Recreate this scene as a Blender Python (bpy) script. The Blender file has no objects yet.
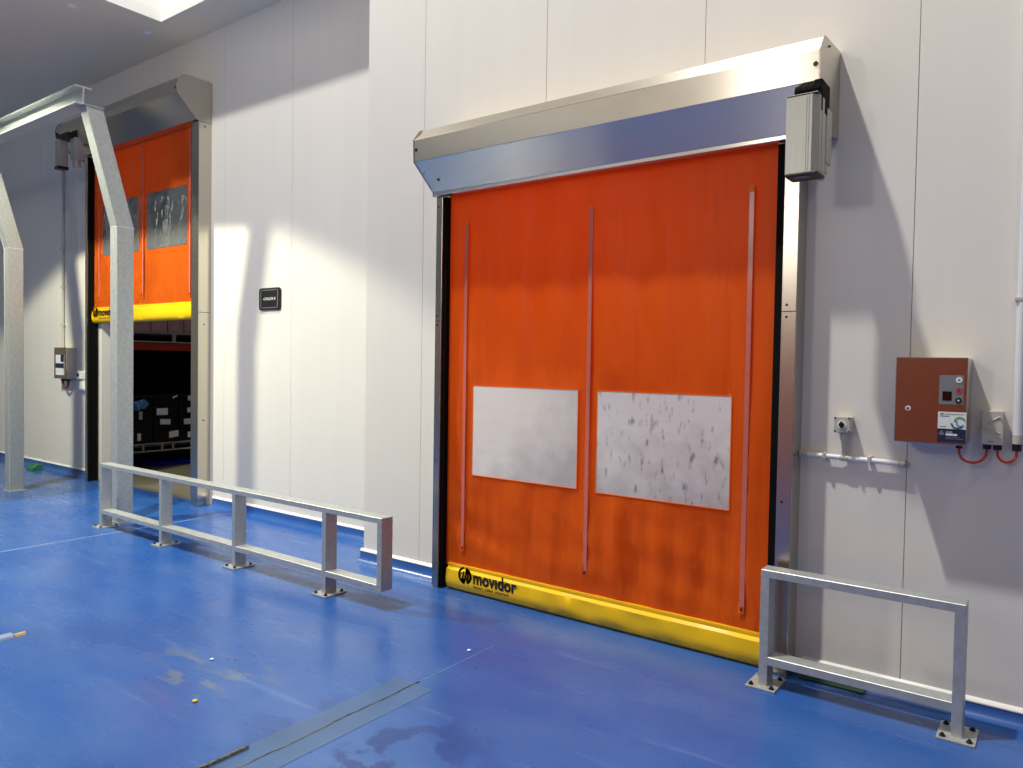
import bpy, bmesh, math, random
from mathutils import Vector, Matrix, noise
random.seed(4)
sc = bpy.context.scene
COL = sc.collection

# ------------------------------------------------------------------ camera
F_PX = 745.0
cd = bpy.data.cameras.new('camera')
cd.sensor_width = 36.0
cd.lens = F_PX / 1023.0 * 36.0
cd.clip_start = 0.05
cd.clip_end = 200
cam = bpy.data.objects.new('camera', cd)
COL.objects.link(cam)
yaw, pit, rol = 0.63729438, 0.02821607, -0.0164219
f_ = Vector((-math.sin(yaw) * math.cos(pit), math.cos(yaw) * math.cos(pit), -math.sin(pit)))
r0 = Vector((math.cos(yaw), math.sin(yaw), 0))
d0 = f_.cross(r0)
r_ = math.cos(rol) * r0 + math.sin(rol) * d0
d_ = -math.sin(rol) * r0 + math.cos(rol) * d0
cam.matrix_world = Matrix(((r_.x, -d_.x, -f_.x, 0), (r_.y, -d_.y, -f_.y, 0), (r_.z, -d_.z, -f_.z, 1.55), (0, 0, 0, 1)))
sc.camera = cam

# ------------------------------------------------------------------ view, world, lights
vs = sc.view_settings
vs.view_transform = 'Standard'
vs.look = 'None'
vs.gamma = 1
vs.use_curve_mapping = False
vs.exposure = 0.12
w = bpy.data.worlds.new('world')
sc.world = w
w.use_nodes = True
w.node_tree.nodes['Background'].inputs[0].default_value = (0.79, 0.76, 0.70, 1)
w.node_tree.nodes['Background'].inputs[1].default_value = 0.22


def lamp(name, kind, loc, energy, color, size=0.3, target=None, spot=None, blend=0.3):
    l = bpy.data.lights.new(name, kind)
    l.energy = energy
    l.color = color
    if kind == 'AREA':
        l.shape = 'DISK'
        l.size = size
    else:
        l.shadow_soft_size = size
    if kind == 'SPOT':
        l.spot_size = math.radians(spot)
        l.spot_blend = blend
    o = bpy.data.objects.new(name, l)
    COL.objects.link(o)
    o.location = loc
    if target is not None:
        o.rotation_euler = (Vector(target) - Vector(loc)).to_track_quat('-Z', 'Y').to_euler()
    return o


lamp('high_bay_lamp', 'POINT', (-4.6, -0.2, 14.0), 6300, (1.0, 0.965, 0.90), 0.22)
lamp('high_bay_lamp', 'POINT', (1.4, 0.6, 7.8), 130, (1.0, 0.96, 0.93), 0.2)
lamp('soffit_lamp', 'SPOT', (-8.25, 1.4, 4.86), 1150, (1.0, 0.98, 0.74), 0.13, target=(-8.25, 1.401, 0), spot=125, blend=0.10)
lamp('hall_fill', 'POINT', (-3.7, -4.8, 3.9), 170, (1.0, 0.965, 0.90), 0.35)  # added fill behind the camera to even out the curtain; no fixture seen
lamp('inner_room_fill', 'POINT', (-2.6, 5.4, 2.7), 42, (1.0, 0.93, 0.90), 0.3)  # added unseen light, kept low to brighten the curtain from behind
lamp('cold_room_fill', 'POINT', (-8.7, 5.9, 4.2), 42, (0.9, 0.95, 1.0), 0.1)  # added light so the crates show; no fixture seen


# ------------------------------------------------------------------ materials
def srgb(r, g, b):
    def c(v):
        v /= 255.0
        return v / 12.92 if v <= 0.04045 else ((v + 0.055) / 1.055) ** 2.4
    return (c(r), c(g), c(b), 1)


def new_mat(name):
    m = bpy.data.materials.new(name)
    m.use_nodes = True
    nt = m.node_tree
    return m, nt, nt.nodes['Principled BSDF']


def mat(name, col, rough=0.5, metal=0.0, spec=0.5, nscale=None, namt=0.0, bump=0.0, bscale=40, stretch=(1, 1, 1), emit=None):
    m, nt, p = new_mat(name)
    p.inputs['Base Color'].default_value = col
    p.inputs['Roughness'].default_value = rough
    p.inputs['Metallic'].default_value = metal
    p.inputs['Specular IOR Level'].default_value = spec
    tc = nt.nodes.new('ShaderNodeTexCoord')
    mp = nt.nodes.new('ShaderNodeMapping')
    mp.inputs['Scale'].default_value = stretch
    nt.links.new(tc.outputs['Object'], mp.inputs[0])
    if nscale:
        n = nt.nodes.new('ShaderNodeTexNoise')
        n.inputs['Scale'].default_value = nscale
        n.inputs['Detail'].default_value = 5
        nt.links.new(mp.outputs[0], n.inputs[0])
        r = nt.nodes.new('ShaderNodeValToRGB')
        a = [max(0, c * (1 - namt)) for c in col[:3]] + [1]
        b = [min(1, c * (1 + namt)) for c in col[:3]] + [1]
        r.color_ramp.elements[0].color = a
        r.color_ramp.elements[1].color = b
        r.color_ramp.elements[0].position = 0.3
        r.color_ramp.elements[1].position = 0.7
        nt.links.new(n.outputs[0], r.inputs[0])
        nt.links.new(r.outputs[0], p.inputs['Base Color'])
    if bump:
        n2 = nt.nodes.new('ShaderNodeTexNoise')
        n2.inputs['Scale'].default_value = bscale
        n2.inputs['Detail'].default_value = 3
        nt.links.new(mp.outputs[0], n2.inputs[0])
        bn = nt.nodes.new('ShaderNodeBump')
        bn.inputs['Strength'].default_value = bump
        bn.inputs['Distance'].default_value = 0.01
        nt.links.new(n2.outputs[0], bn.inputs['Height'])
        nt.links.new(bn.outputs[0], p.inputs['Normal'])
    if emit:
        p.inputs['Emission Color'].default_value = emit[0]
        p.inputs['Emission Strength'].default_value = emit[1]
    return m


M_WALL = mat('white_wall_panel', srgb(226, 223, 216), 0.42, nscale=1.4, namt=0.015, bump=0.05, bscale=3, stretch=(6, 6, 0.15))
M_SEAM = mat('grey_seam_gap', srgb(150, 146, 138), 0.9)  # plain grey strip set in the panel joints
M_SEAML = mat('pale_seam_gap', srgb(196, 193, 184), 0.9)
M_CEIL = mat('grey_ceiling_panel', srgb(236, 226, 206), 0.36, nscale=0.8, namt=0.03)
M_FASCIA = mat('white_fascia', srgb(240, 240, 236), 0.5, nscale=1, namt=0.02)
M_TRIM = mat('white_trim', srgb(240, 240, 236), 0.4, nscale=3, namt=0.02)
M_BRICK = mat('brown_red_cladding', srgb(168, 88, 56), 0.7, nscale=2, namt=0.15)
M_ROOM = mat('inner_room_white', srgb(215, 205, 205), 0.7, nscale=1, namt=0.03)
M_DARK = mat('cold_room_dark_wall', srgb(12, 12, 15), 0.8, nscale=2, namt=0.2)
M_CONC = mat('brown_concrete', srgb(104, 98, 86), 0.4, nscale=3, namt=0.2)
def aniso(m, t):
    nt = m.node_tree
    p = nt.nodes['Principled BSDF']
    p.inputs['Anisotropic'].default_value = 0.9
    c = nt.nodes.new('ShaderNodeCombineXYZ')
    for i in range(3):
        c.inputs[i].default_value = t[i]
    nt.links.new(c.outputs[0], p.inputs['Tangent'])
    return m


M_STEEL = mat('brushed_stainless', srgb(205, 200, 188), 0.22, 1.0, nscale=30, namt=0.04, bump=0.03, bscale=60, stretch=(0.2, 1, 8))
M_STEELH = aniso(mat('brushed_stainless_header', srgb(214, 206, 192), 0.25, 1.0, nscale=30, namt=0.04, stretch=(0.2, 1, 8)), (0, 0.3, 1))
M_STEELV = mat('brushed_stainless_upright', srgb(196, 190, 178), 0.27, 1.0, nscale=30, namt=0.04, bump=0.03, bscale=60, stretch=(8, 8, 0.2))
M_PANEL = mat('brushed_stainless_panel', srgb(196, 178, 166), 0.16, 1.0, nscale=40, namt=0.05, stretch=(0.3, 1, 10))
M_ALU = mat('brushed_aluminium', srgb(182, 182, 172), 0.38, 0.35, nscale=50, namt=0.06, stretch=(6, 6, 0.2))
M_GALV = mat('galvanised_steel', srgb(178, 182, 182), 0.42, 0.42, nscale=34, namt=0.10, bump=0.04, bscale=60)
M_BLACK = mat('black_rubber', srgb(7, 7, 7), 0.8, 0.0, 0.15, nscale=5, namt=0.1)
M_BLACKP = mat('black_plastic', srgb(18, 18, 20), 0.4, nscale=5, namt=0.1)
M_GREYP = mat('light_grey_plastic', srgb(190, 186, 176), 0.4, nscale=6, namt=0.02)
M_WHITEP = mat('white_plastic', srgb(226, 228, 230), 0.4, nscale=6, namt=0.02)
M_CABLE = mat('orange_cable', srgb(205, 70, 45), 0.45, nscale=9, namt=0.05)
M_BROWNC = mat('brown_cable', srgb(120, 70, 48), 0.5, nscale=9, namt=0.05)
M_BOLT = mat('dark_zinc_bolt', srgb(70, 68, 62), 0.4, 0.8, nscale=20, namt=0.2)
M_KEYPAD = mat('grey_keypad', srgb(120, 122, 126), 0.5, nscale=9, namt=0.03)
M_WLAB = mat('white_label', srgb(228, 230, 230), 0.45, nscale=9, namt=0.02)
M_NAVY = mat('navy_label', srgb(22, 30, 58), 0.45, nscale=9, namt=0.05)
M_INK = mat('black_ink', srgb(22, 16, 10), 0.5)
M_GINK = mat('grey_ink', srgb(110, 112, 114), 0.5)
M_BINK = mat('brown_ink', srgb(110, 74, 20), 0.5)
M_WINK = mat('white_ink', srgb(225, 228, 232), 0.5)
M_LINK = mat('pale_blue_ink', srgb(120, 135, 170), 0.5)
M_RED = mat('red_button', srgb(190, 60, 70), 0.4)
M_GREEN = mat('green_ink', srgb(100, 160, 60), 0.5)
M_DGREEN = mat('dark_green_ink', srgb(10, 85, 75), 0.5)
M_BLUEINK = mat('sky_blue_ink', srgb(70, 150, 190), 0.5)
M_DISP = mat('dark_display', srgb(24, 10, 10), 0.15)
M_PINK = mat('clear_zip_strip', srgb(205, 112, 98), 0.22, nscale=30, namt=0.06)
M_YEL = mat('yellow_vinyl', srgb(238, 192, 4), 0.38, nscale=2, namt=0.05, bump=0.15, bscale=7)
M_OUTL = mat('orange_rack_paint', srgb(150, 44, 24), 0.5, nscale=3, namt=0.1)
M_CARD = mat('wrapped_cartons', srgb(150, 125, 118), 0.35, nscale=8, namt=0.2)
M_CRATE = mat('black_crate_plastic', srgb(14, 14, 18), 0.5, nscale=8, namt=0.2)
M_BLUEP = mat('blue_plastic', srgb(90, 150, 215), 0.4, nscale=14, namt=0.25)
M_BLUEL = mat('blue_floor_glow', srgb(20, 20, 200), 0.4)
M_GREENP = mat('green_plastic', srgb(30, 110, 70), 0.45, nscale=6, namt=0.1)
M_JOINT = mat('pale_joint_sealant', srgb(150, 165, 190), 0.5, nscale=20, namt=0.15)
M_JOINTD = mat('dark_joint', srgb(80, 84, 78), 0.6, nscale=18, namt=0.85)
M_PATCH = mat('grey_floor_patch', srgb(60, 94, 142), 0.28, nscale=5, namt=0.12)
M_GGLOW = mat('green_glow_mark', srgb(10, 80, 34), 0.3, nscale=12, namt=0.4)


def curtain_mat(name):
    m, nt, p = new_mat(name)
    p.inputs['Roughness'].default_value = 0.42
    p.inputs['Specular IOR Level'].default_value = 0.3
    tc = nt.nodes.new('ShaderNodeTexCoord')
    mp = nt.nodes.new('ShaderNodeMapping')
    mp.inputs['Scale'].default_value = (4, 1, 0.5)
    nt.links.new(tc.outputs['Object'], mp.inputs[0])
    n = nt.nodes.new('ShaderNodeTexNoise')
    n.inputs['Scale'].default_value = 2.0
    n.inputs['Detail'].default_value = 3
    nt.links.new(mp.outputs[0], n.inputs[0])
    r = nt.nodes.new('ShaderNodeValToRGB')
    r.color_ramp.elements[0].color = srgb(243, 107, 19)
    r.color_ramp.elements[1].color = srgb(250, 115, 23)
    nt.links.new(n.outputs[0], r.inputs[0])
    nt.links.new(r.outputs[0], p.inputs['Base Color'])
    b = nt.nodes.new('ShaderNodeBump')
    b.inputs['Strength'].default_value = 0.8
    b.inputs['Distance'].default_value = 0.02
    nt.links.new(n.outputs[0], b.inputs['Height'])
    nt.links.new(b.outputs[0], p.inputs['Normal'])
    return m


M_CURT = curtain_mat('orange_vinyl_curtain')


def floor_mat():
    m, nt, p = new_mat('blue_epoxy_floor')
    L = nt.links.new
    tc = nt.nodes.new('ShaderNodeTexCoord')

    def noise_(scale, detail, stretch=(1, 1, 1), rot=0.0, rough=0.5):
        mp = nt.nodes.new('ShaderNodeMapping')
        mp.inputs['Scale'].default_value = stretch
        mp.inputs['Rotation'].default_value = (0, 0, rot)
        L(tc.outputs['Object'], mp.inputs[0])
        n = nt.nodes.new('ShaderNodeTexNoise')
        n.inputs['Scale'].default_value = scale
        n.inputs['Detail'].default_value = detail
        n.inputs['Roughness'].default_value = rough
        L(mp.outputs[0], n.inputs[0])
        return n.outputs[0]

    def ramp(inp, a, b, ca, cb):
        r = nt.nodes.new('ShaderNodeValToRGB')
        r.color_ramp.elements[0].position = a
        r.color_ramp.elements[1].position = b
        r.color_ramp.elements[0].color = ca
        r.color_ramp.elements[1].color = cb
        L(inp, r.inputs[0])
        return r.outputs[0]

    def mix(fac, a, b):
        x = nt.nodes.new('ShaderNodeMix')
        x.data_type = 'RGBA'
        L(fac, x.inputs[0])
        for s, v in ((6, a), (7, b)):
            if isinstance(v, tuple):
                x.inputs[s].default_value = v
            else:
                L(v, x.inputs[s])
        return x.outputs[2]

    def math_(op, a, b):
        x = nt.nodes.new('ShaderNodeMath')
        x.operation = op
        x.use_clamp = True
        for i, v in enumerate((a, b)):
            if isinstance(v, (int, float)):
                x.inputs[i].default_value = v
            else:
                L(v, x.inputs[i])
        return x.outputs[0]

    def near(cx, cy, rad, sx=1.0, sy=1.0):
        mp = nt.nodes.new('ShaderNodeMapping')
        mp.inputs['Location'].default_value = (-cx * sx, -cy * sy, 0)
        mp.inputs['Scale'].default_value = (sx, sy, 1)
        L(tc.outputs['Object'], mp.inputs[0])
        v = nt.nodes.new('ShaderNodeVectorMath')
        v.operation = 'LENGTH'
        L(mp.outputs[0], v.inputs[0])
        return ramp(v.outputs['Value'], rad * 0.4, rad, (1, 1, 1, 1), (0, 0, 0, 1))

    W1 = (1, 1, 1, 1)
    K = (0, 0, 0, 1)
    c = ramp(noise_(0.9, 5), 0.3, 0.7, srgb(30, 77, 151), srgb(44, 91, 164))
    haze = ramp(noise_(1.6, 6, (0.7, 1.6, 1), 0.5), 0.42, 0.72, K, (0.30, 0.30, 0.30, 1))
    c = mix(haze, c, srgb(92, 122, 172))
    scuff = ramp(noise_(5, 7, (0.18, 2.2, 1), 0.45, 0.6), 0.60, 0.68, K, (0.16, 0.16, 0.16, 1))
    c = mix(scuff, c, srgb(130, 158, 205))
    fine = ramp(noise_(60, 3), 0.70, 0.76, K, (0.5, 0.5, 0.5, 1))
    c = mix(fine, c, srgb(40, 60, 110))
    # yellow-grey worn smudge and dark blue wet smears with their own outline
    sm = math_('MULTIPLY', ramp(noise_(7, 5, (0.6, 2, 1), 0.3), 0.52, 0.62, K, (0.55, 0.55, 0.55, 1)), near(-3.35, 2.05, 0.45, 0.8, 1.4))
    c = mix(sm, c, srgb(110, 120, 118))
    wet = math_('MULTIPLY', ramp(noise_(4.5, 4, (1, 1, 1), 0.0), 0.50, 0.54, K, (0.75, 0.75, 0.75, 1)), near(-2.2, 2.0, 0.65, 1.0, 1.2))
    c = mix(wet, c, srgb(16, 50, 118))
    L(c, p.inputs['Base Color'])
    rr = ramp(noise_(3, 5, (0.5, 1.5, 1), 0.4), 0.3, 0.7, (0.20, 0.20, 0.20, 1), (0.34, 0.34, 0.34, 1))
    L(rr, p.inputs['Roughness'])
    p.inputs['Specular IOR Level'].default_value = 0.5
    b = nt.nodes.new('ShaderNodeBump')
    b.inputs['Strength'].default_value = 0.12
    b.inputs['Distance'].default_value = 0.01
    L(noise_(5, 3), b.inputs['Height'])
    L(b.outputs[0], p.inputs['Normal'])
    return m


M_FLOOR = floor_mat()


def window_mat(name, milky, droplets=True):
    m, nt, p = new_mat(name)
    L = nt.links.new
    out = nt.nodes['Material Output']
    tc = nt.nodes.new('ShaderNodeTexCoord')

    def noise_(scale, detail, stretch):
        mp = nt.nodes.new('ShaderNodeMapping')
        mp.inputs['Scale'].default_value = stretch
        L(tc.outputs['Object'], mp.inputs[0])
        n = nt.nodes.new('ShaderNodeTexNoise')
        n.inputs['Scale'].default_value = scale
        n.inputs['Detail'].default_value = detail
        L(mp.outputs[0], n.inputs[0])
        return n.outputs[0]
    b = nt.nodes.new('ShaderNodeBump')
    if milky:
        r = nt.nodes.new('ShaderNodeValToRGB')
        r.color_ramp.elements[0].position = 0.59 if droplets else 0.9
        r.color_ramp.elements[1].position = 0.74 if droplets else 1.0
        r.color_ramp.elements[0].color = srgb(242, 234, 228)
        r.color_ramp.elements[1].color = srgb(160, 156, 164)
        L(noise_(17, 3, (1.8, 1, 0.7)), r.inputs[0])
        L(r.outputs[0], p.inputs['Base Color'])
        p.inputs['Roughness'].default_value = 0.12
        p.inputs['Specular IOR Level'].default_value = 0.9
        b.inputs['Strength'].default_value = 0.25
        b.inputs['Distance'].default_value = 0.006
        L(noise_(7, 2, (0.5, 1, 2.5)), b.inputs['Height'])
        fac = 0.32
        sx, sz, c0 = ((0.9, -1.1, 3.75) if not droplets else (0.1, -1.5, 1.95))
        sep = nt.nodes.new('ShaderNodeSeparateXYZ')
        L(tc.outputs['Object'], sep.inputs[0])

        def mth(op, a, b_):
            x = nt.nodes.new('ShaderNodeMath')
            x.operation = op
            for i_, v_ in enumerate((a, b_)):
                if isinstance(v_, (int, float)):
                    x.inputs[i_].default_value = v_
                else:
                    L(v_, x.inputs[i_])
            return x.outputs[0]
        g = mth('ADD', mth('MULTIPLY', sep.outputs[0], sx), mth('MULTIPLY', sep.outputs[2], sz))
        g = mth('ADD', mth('ADD', g, c0), mth('MULTIPLY', noise_(6, 4, (1, 1, 1)), 0.8))
        fr = nt.nodes.new('ShaderNodeValToRGB')
        fr.color_ramp.elements[0].position = 0.35
        fr.color_ramp.elements[1].position = 1.0
        fr.color_ramp.elements[0].color = (0.14, 0.14, 0.14, 1)
        fr.color_ramp.elements[1].color = (0.62, 0.62, 0.62, 1)
        L(g, fr.inputs[0])
        fac = fr.outputs[0]
        tcol = (0.8, 0.8, 0.84, 1)
    else:
        p.inputs['Base Color'].default_value = srgb(170, 172, 172)
        p.inputs['Roughness'].default_value = 0.07
        p.inputs['Specular IOR Level'].default_value = 1.0
        p.inputs['Metallic'].default_value = 0.6
        b.inputs['Strength'].default_value = 1.0
        b.inputs['Distance'].default_value = 0.06
        L(noise_(1.5, 3, (1.8, 1, 0.8)), b.inputs['Height'])
        fac = 0.35
        tcol = (0.7, 0.72, 0.75, 1)
    L(b.outputs[0], p.inputs['Normal'])
    t = nt.nodes.new('ShaderNodeBsdfTransparent')
    t.inputs[0].default_value = tcol
    mx = nt.nodes.new('ShaderNodeMixShader')
    if isinstance(fac, float):
        mx.inputs[0].default_value = fac
    else:
        L(fac, mx.inputs[0])
    L(p.outputs[0], mx.inputs[1])
    L(t.outputs[0], mx.inputs[2])
    L(mx.outputs[0], out.inputs['Surface'])
    return m


M_WIN = window_mat('fogged_vision_panel', True)
M_WINP = window_mat('fogged_vision_panel_dry', True, False)
M_WINC = window_mat('clear_wrinkled_vision_panel', False)


# ------------------------------------------------------------------ geometry helpers
def BM():
    return bmesh.new()


def box(bm, x0, x1, y0, y1, z0, z1, bev=0.0):
    vs_ = [bm.verts.new((x, y, z)) for x in (x0, x1) for y in (y0, y1) for z in (z0, z1)]
    idx = [(0, 1, 3, 2), (4, 6, 7, 5), (0, 4, 5, 1), (2, 3, 7, 6), (0, 2, 6, 4), (1, 5, 7, 3)]
    fs = [bm.faces.new([vs_[i] for i in q]) for q in idx]
    if bev:
        es = list({e for f in fs for e in f.edges})
        bmesh.ops.bevel(bm, geom=es, offset=bev, segments=2, affect='EDGES', profile=0.5)
    return fs


def prism_x(bm, prof, x0, x1, bev=0.0):
    """profile of (y, z) points swept along X"""
    a = [bm.verts.new((x0, y, z)) for y, z in prof]
    b = [bm.verts.new((x1, y, z)) for y, z in prof]
    n = len(prof)
    fs = [bm.faces.new(a[::-1]), bm.faces.new(b)]
    for i in range(n):
        fs.append(bm.faces.new((a[i], a[(i + 1) % n], b[(i + 1) % n], b[i])))
    if bev:
        es = list({e for f in fs for e in f.edges})
        bmesh.ops.bevel(bm, geom=es, offset=bev, segments=1, affect='EDGES')
    return fs


def prism_y(bm, prof, y0, y1):
    """profile of (x, z) points swept along Y"""
    a = [bm.verts.new((x, y0, z)) for x, z in prof]
    b = [bm.verts.new((x, y1, z)) for x, z in prof]
    n = len(prof)
    bm.faces.new(a)
    bm.faces.new(b[::-1])
    for i in range(n):
        bm.faces.new((a[i], b[i], b[(i + 1) % n], a[(i + 1) % n]))


def cyl(bm, p0, p1, r, seg=16, r2=None):
    p0, p1 = Vector(p0), Vector(p1)
    d = p1 - p0
    mtx = Matrix.Translation((p0 + p1) / 2) @ d.to_track_quat('Z', 'Y').to_matrix().to_4x4()
    bmesh.ops.create_cone(bm, cap_ends=True, cap_tris=False, segments=seg, radius1=r, radius2=r if r2 is None else r2, depth=d.length, matrix=mtx)


def tube(bm, pts, r, seg=10):
    pts = [Vector(p) for p in pts]
    rings = []
    for i, p in enumerate(pts):
        t = (pts[min(i + 1, len(pts) - 1)] - pts[max(i - 1, 0)]).normalized()
        up = Vector((0, 1, 0)) if abs(t.y) < 0.9 else Vector((1, 0, 0))
        u = t.cross(up).normalized()
        v = t.cross(u)
        rings.append([bm.verts.new(p + r * (math.cos(a) * u + math.sin(a) * v)) for a in [2 * math.pi * k / seg for k in range(seg)]])
    for a, b in zip(rings, rings[1:]):
        for k in range(seg):
            bm.faces.new((a[k], a[(k + 1) % seg], b[(k + 1) % seg], b[k]))
    bm.faces.new(rings[0][::-1])
    bm.faces.new(rings[-1])


def obj(name, bm, m, parent=None, smooth=False, label=None):
    bmesh.ops.recalc_face_normals(bm, faces=bm.faces)
    me = bpy.data.meshes.new(name)
    bm.to_mesh(me)
    bm.free()
    me.materials.append(m)
    if smooth:
        for p in me.polygons:
            p.use_smooth = True
        try:
            me.set_sharp_from_angle(angle=math.radians(35))
        except Exception:
            pass
    o = bpy.data.objects.new(name, me)
    COL.objects.link(o)
    if parent is not None:
        o.parent = parent
        o.matrix_parent_inverse = Matrix.Translation(-parent.location) if parent.type == 'EMPTY' else Matrix()
    if label:
        o['label'] = label
    return o


def sub(name, bm, m, part, smooth=False, label=None):
    """sub-part: parent is a mesh part (identity parenting, world-space mesh)"""
    o = obj(name, bm, m, None, smooth, label)
    o.parent = part
    o.matrix_parent_inverse = Matrix()
    pr = part.parent
    # parts keep world-space coordinates because their own parent's offset is cancelled
    return o


def thing(name, label, cat, loc, group=None):
    o = bpy.data.objects.new(name, None)
    o.empty_display_size = 0.1
    COL.objects.link(o)
    o.location = loc
    o['label'] = label
    o['category'] = cat
    if group:
        o['group'] = group
    return o


def tag(o, label, cat, group=None):
    o['label'] = label
    o['category'] = cat
    if group:
        o['group'] = group
    return o


def struct(name, bm, m, smooth=False, label=None):
    o = obj(name, bm, m, None, smooth)
    o['kind'] = 'structure'
    if label:
        o['label'] = label
    return o


def text_mesh(name, body, size, m, parent, loc, width=None, height=None, shear=0.0, extrude=0.0006, bold=0.0, ismesh_parent=False):
    cu = bpy.data.curves.new(name, 'FONT')
    cu.body = body
    cu.size = size
    cu.extrude = extrude
    cu.offset = bold
    cu.resolution_u = 3
    tmp = bpy.data.objects.new(name, cu)
    COL.objects.link(tmp)
    bpy.context.view_layer.update()
    me = bpy.data.meshes.new_from_object(tmp)
    COL.objects.unlink(tmp)
    bpy.data.objects.remove(tmp)
    xs = [v.co.x for v in me.vertices]
    ys = [v.co.y for v in me.vertices]
    x0, x1, y0, y1 = min(xs), max(xs), min(ys), max(ys)
    sx = width / (x1 - x0) if width else 1
    sy = height / (y1 - y0) if height else sx
    for v in me.vertices:
        x = (v.co.x - x0) * sx
        z = (v.co.y - y0) * sy
        y = -v.co.z
        v.co = Vector((loc[0] + x + shear * z, loc[1] + y, loc[2] + z))
    me.materials.clear()
    me.materials.append(m)
    o = bpy.data.objects.new(name, me)
    COL.objects.link(o)
    o.parent = parent
    o.matrix_parent_inverse = Matrix() if parent.type == 'MESH' else Matrix.Translation(-parent.location)
    return o


# ------------------------------------------------------------------ setting
WF, WR = 3.92, 4.40          # faces of the near wall and of the set-back wall
CX = -4.295                  # corner between them
DX0, DX1, DZ = -3.40, -1.13, 2.74      # opening of the near door
EX0, EX1, EZ = -9.60, -7.28, 4.05      # opening of the far door

bm = BM()
box(bm, -18, 6, -8, WR + 0.12, -0.1, 0)
struct('floor', bm, M_FLOOR)
bm = BM()
box(bm, -18, -4.5, WR + 0.12, 9.0, -0.1, 0.0)
struct('floor_cold_room', bm, M_CONC)
bm = BM()
box(bm, EX0 + 0.005, EX1 - 0.005, WR + 0.02, WR + 0.12, 0.0, 0.004)
struct('trim_threshold', bm, M_CONC)


def wall(name, seams, y, th, zt, open_, m=M_WALL):
    bm = BM()
    g = 0.0018
    for a, b in zip(seams, seams[1:]):
        spans = [(a + g, b - g)]
        ox0, ox1, oz = open_
        cuts = sorted(set([a + g] + [c for c in (ox0, ox1) if a < c < b] + [b - g]))
        for p, q in zip(cuts, cuts[1:]):
            mid = (p + q) / 2
            z0 = oz if ox0 < mid < ox1 else 0.0
            box(bm, p, q, y, y + th, z0, zt)
    o = struct(name, bm, m)
    bm = BM()
    for s in seams[1:-1]:
        z0 = open_[2] if open_[0] < s < open_[1] else 0.0
        box(bm, s - g - 0.0005, s + g + 0.0005, y + 0.006, y + th - 0.01, z0, zt)
    return o


wall('wall_front', [CX, -3.71, -2.668, -1.624, -0.58, 0.465, 1.51, 2.55, 3.6, 6.0], WF, 0.12, 8.0, (DX0, DX1, DZ))
wall('wall_left', [-18, -15.74, -14.64, -13.54, -12.44, -11.34, -10.24, -9.14, -8.04, -6.94, -5.845, CX + 0.1], WR, 0.12, 4.93, (EX0, EX1, EZ))
bm = BM()
box(bm, CX, CX + 0.1, WF + 0.121, WR, 0, 8.0)
struct('wall_corner', bm, M_WALL)
bm = BM()
for s in (-2.668, -1.624, -0.58, 0.465):
    z0 = DZ if DX0 < s < DX1 else 0.1
    box(bm, s - 0.002, s + 0.002, WF + 0.004, WF + 0.1, z0, 7.9)
struct('trim_1', bm, M_SEAM)
bm = BM()
for s in (-12.44, -11.34, -10.24, -9.14, -8.04, -6.94, -5.845):
    z0 = EZ if EX0 < s < EX1 else 0.1
    box(bm, s - 0.002, s + 0.002, WR + 0.004, WR + 0.1, z0, 4.9)
struct('trim_2', bm, M_SEAML)
bm = BM()
box(bm, -3.7128, -3.7072, WF + 0.004, WF + 0.1, 0.1, 7.9)
struct('trim_3', bm, M_SEAML)

# ceiling: low soffit over the far door, with the fascia of the high opening
bm = BM()
box(bm, -18, -7.42, -8, WR + 0.12, 4.93, 5.05)
box(bm, -7.42, CX, 3.985, WR + 0.12, 4.93, 5.05)
struct('ceiling', bm, M_CEIL)
bm = BM()
box(bm, -7.54, -7.42, -8, 3.985, 5.05, 8.0)
box(bm, -7.42, CX, 3.985, 4.10, 5.05, 8.0)
box(bm, -7.421, -7.415, -8, 3.98, 4.93, 5.051)
box(bm, -7.416, CX, 3.978, 3.984, 4.93, 5.051)
struct('wall_upper', bm, M_FASCIA)
for i, (x, y) in enumerate([(-7.81, 3.305), (-7.78, 4.036)]):
    bm = BM()
    bmesh.ops.create_uvsphere(bm, u_segments=16, v_segments=8, radius=0.04, matrix=Matrix.Translation((x, y, 4.93)) @ Matrix.Scale(0.6, 4, (0, 0, 1)))
    cyl(bm, (x, y, 4.922), (x, y, 4.93), 0.036)
    o = obj('bolt_cap', bm, M_WHITEP, smooth=True)
    tag(o, ['white plastic bolt cap on the grey ceiling farther from the wall', 'white plastic bolt cap on the grey ceiling by the opening corner'][i], 'bolt cap', 'bolt caps on the ceiling')

# wall behind the camera and on the far left
bm = BM()
box(bm, -4.9, 3.5, -2.15, -2.0, 0, 2.9)
struct('wall_back', bm, M_BRICK)


bm = BM()
box(bm, -18, 6, -8.1, -8.0, 0, 7.0)
struct('wall_hall', bm, M_WALL)


# coved skirting with its white capping
def cove(name, x0, x1, y, trimname, h=0.085):
    prof = [(y - 0.075, 0.0)]
    for k in range(1, 8):
        a = math.pi / 2 * k / 8
        prof.append((y - 0.075 + 0.06 * math.sin(a), 0.06 - 0.06 * math.cos(a)))
    prof += [(y - 0.014, max(h, 0.0601)), (y - 0.0005, max(h, 0.0601)), (y - 0.0005, 0.0)]
    bm = BM()
    prism_x(bm, prof, x0, x1)
    struct(name, bm, M_FLOOR, True)
    bm = BM()
    prism_x(bm, [(y - 0.017, h), (y - 0.017, h + 0.006), (y - 0.008, h + 0.017), (y - 0.0005, h + 0.021), (y - 0.0005, h)], x0, x1)
    struct(trimname, bm, M_TRIM)


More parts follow.
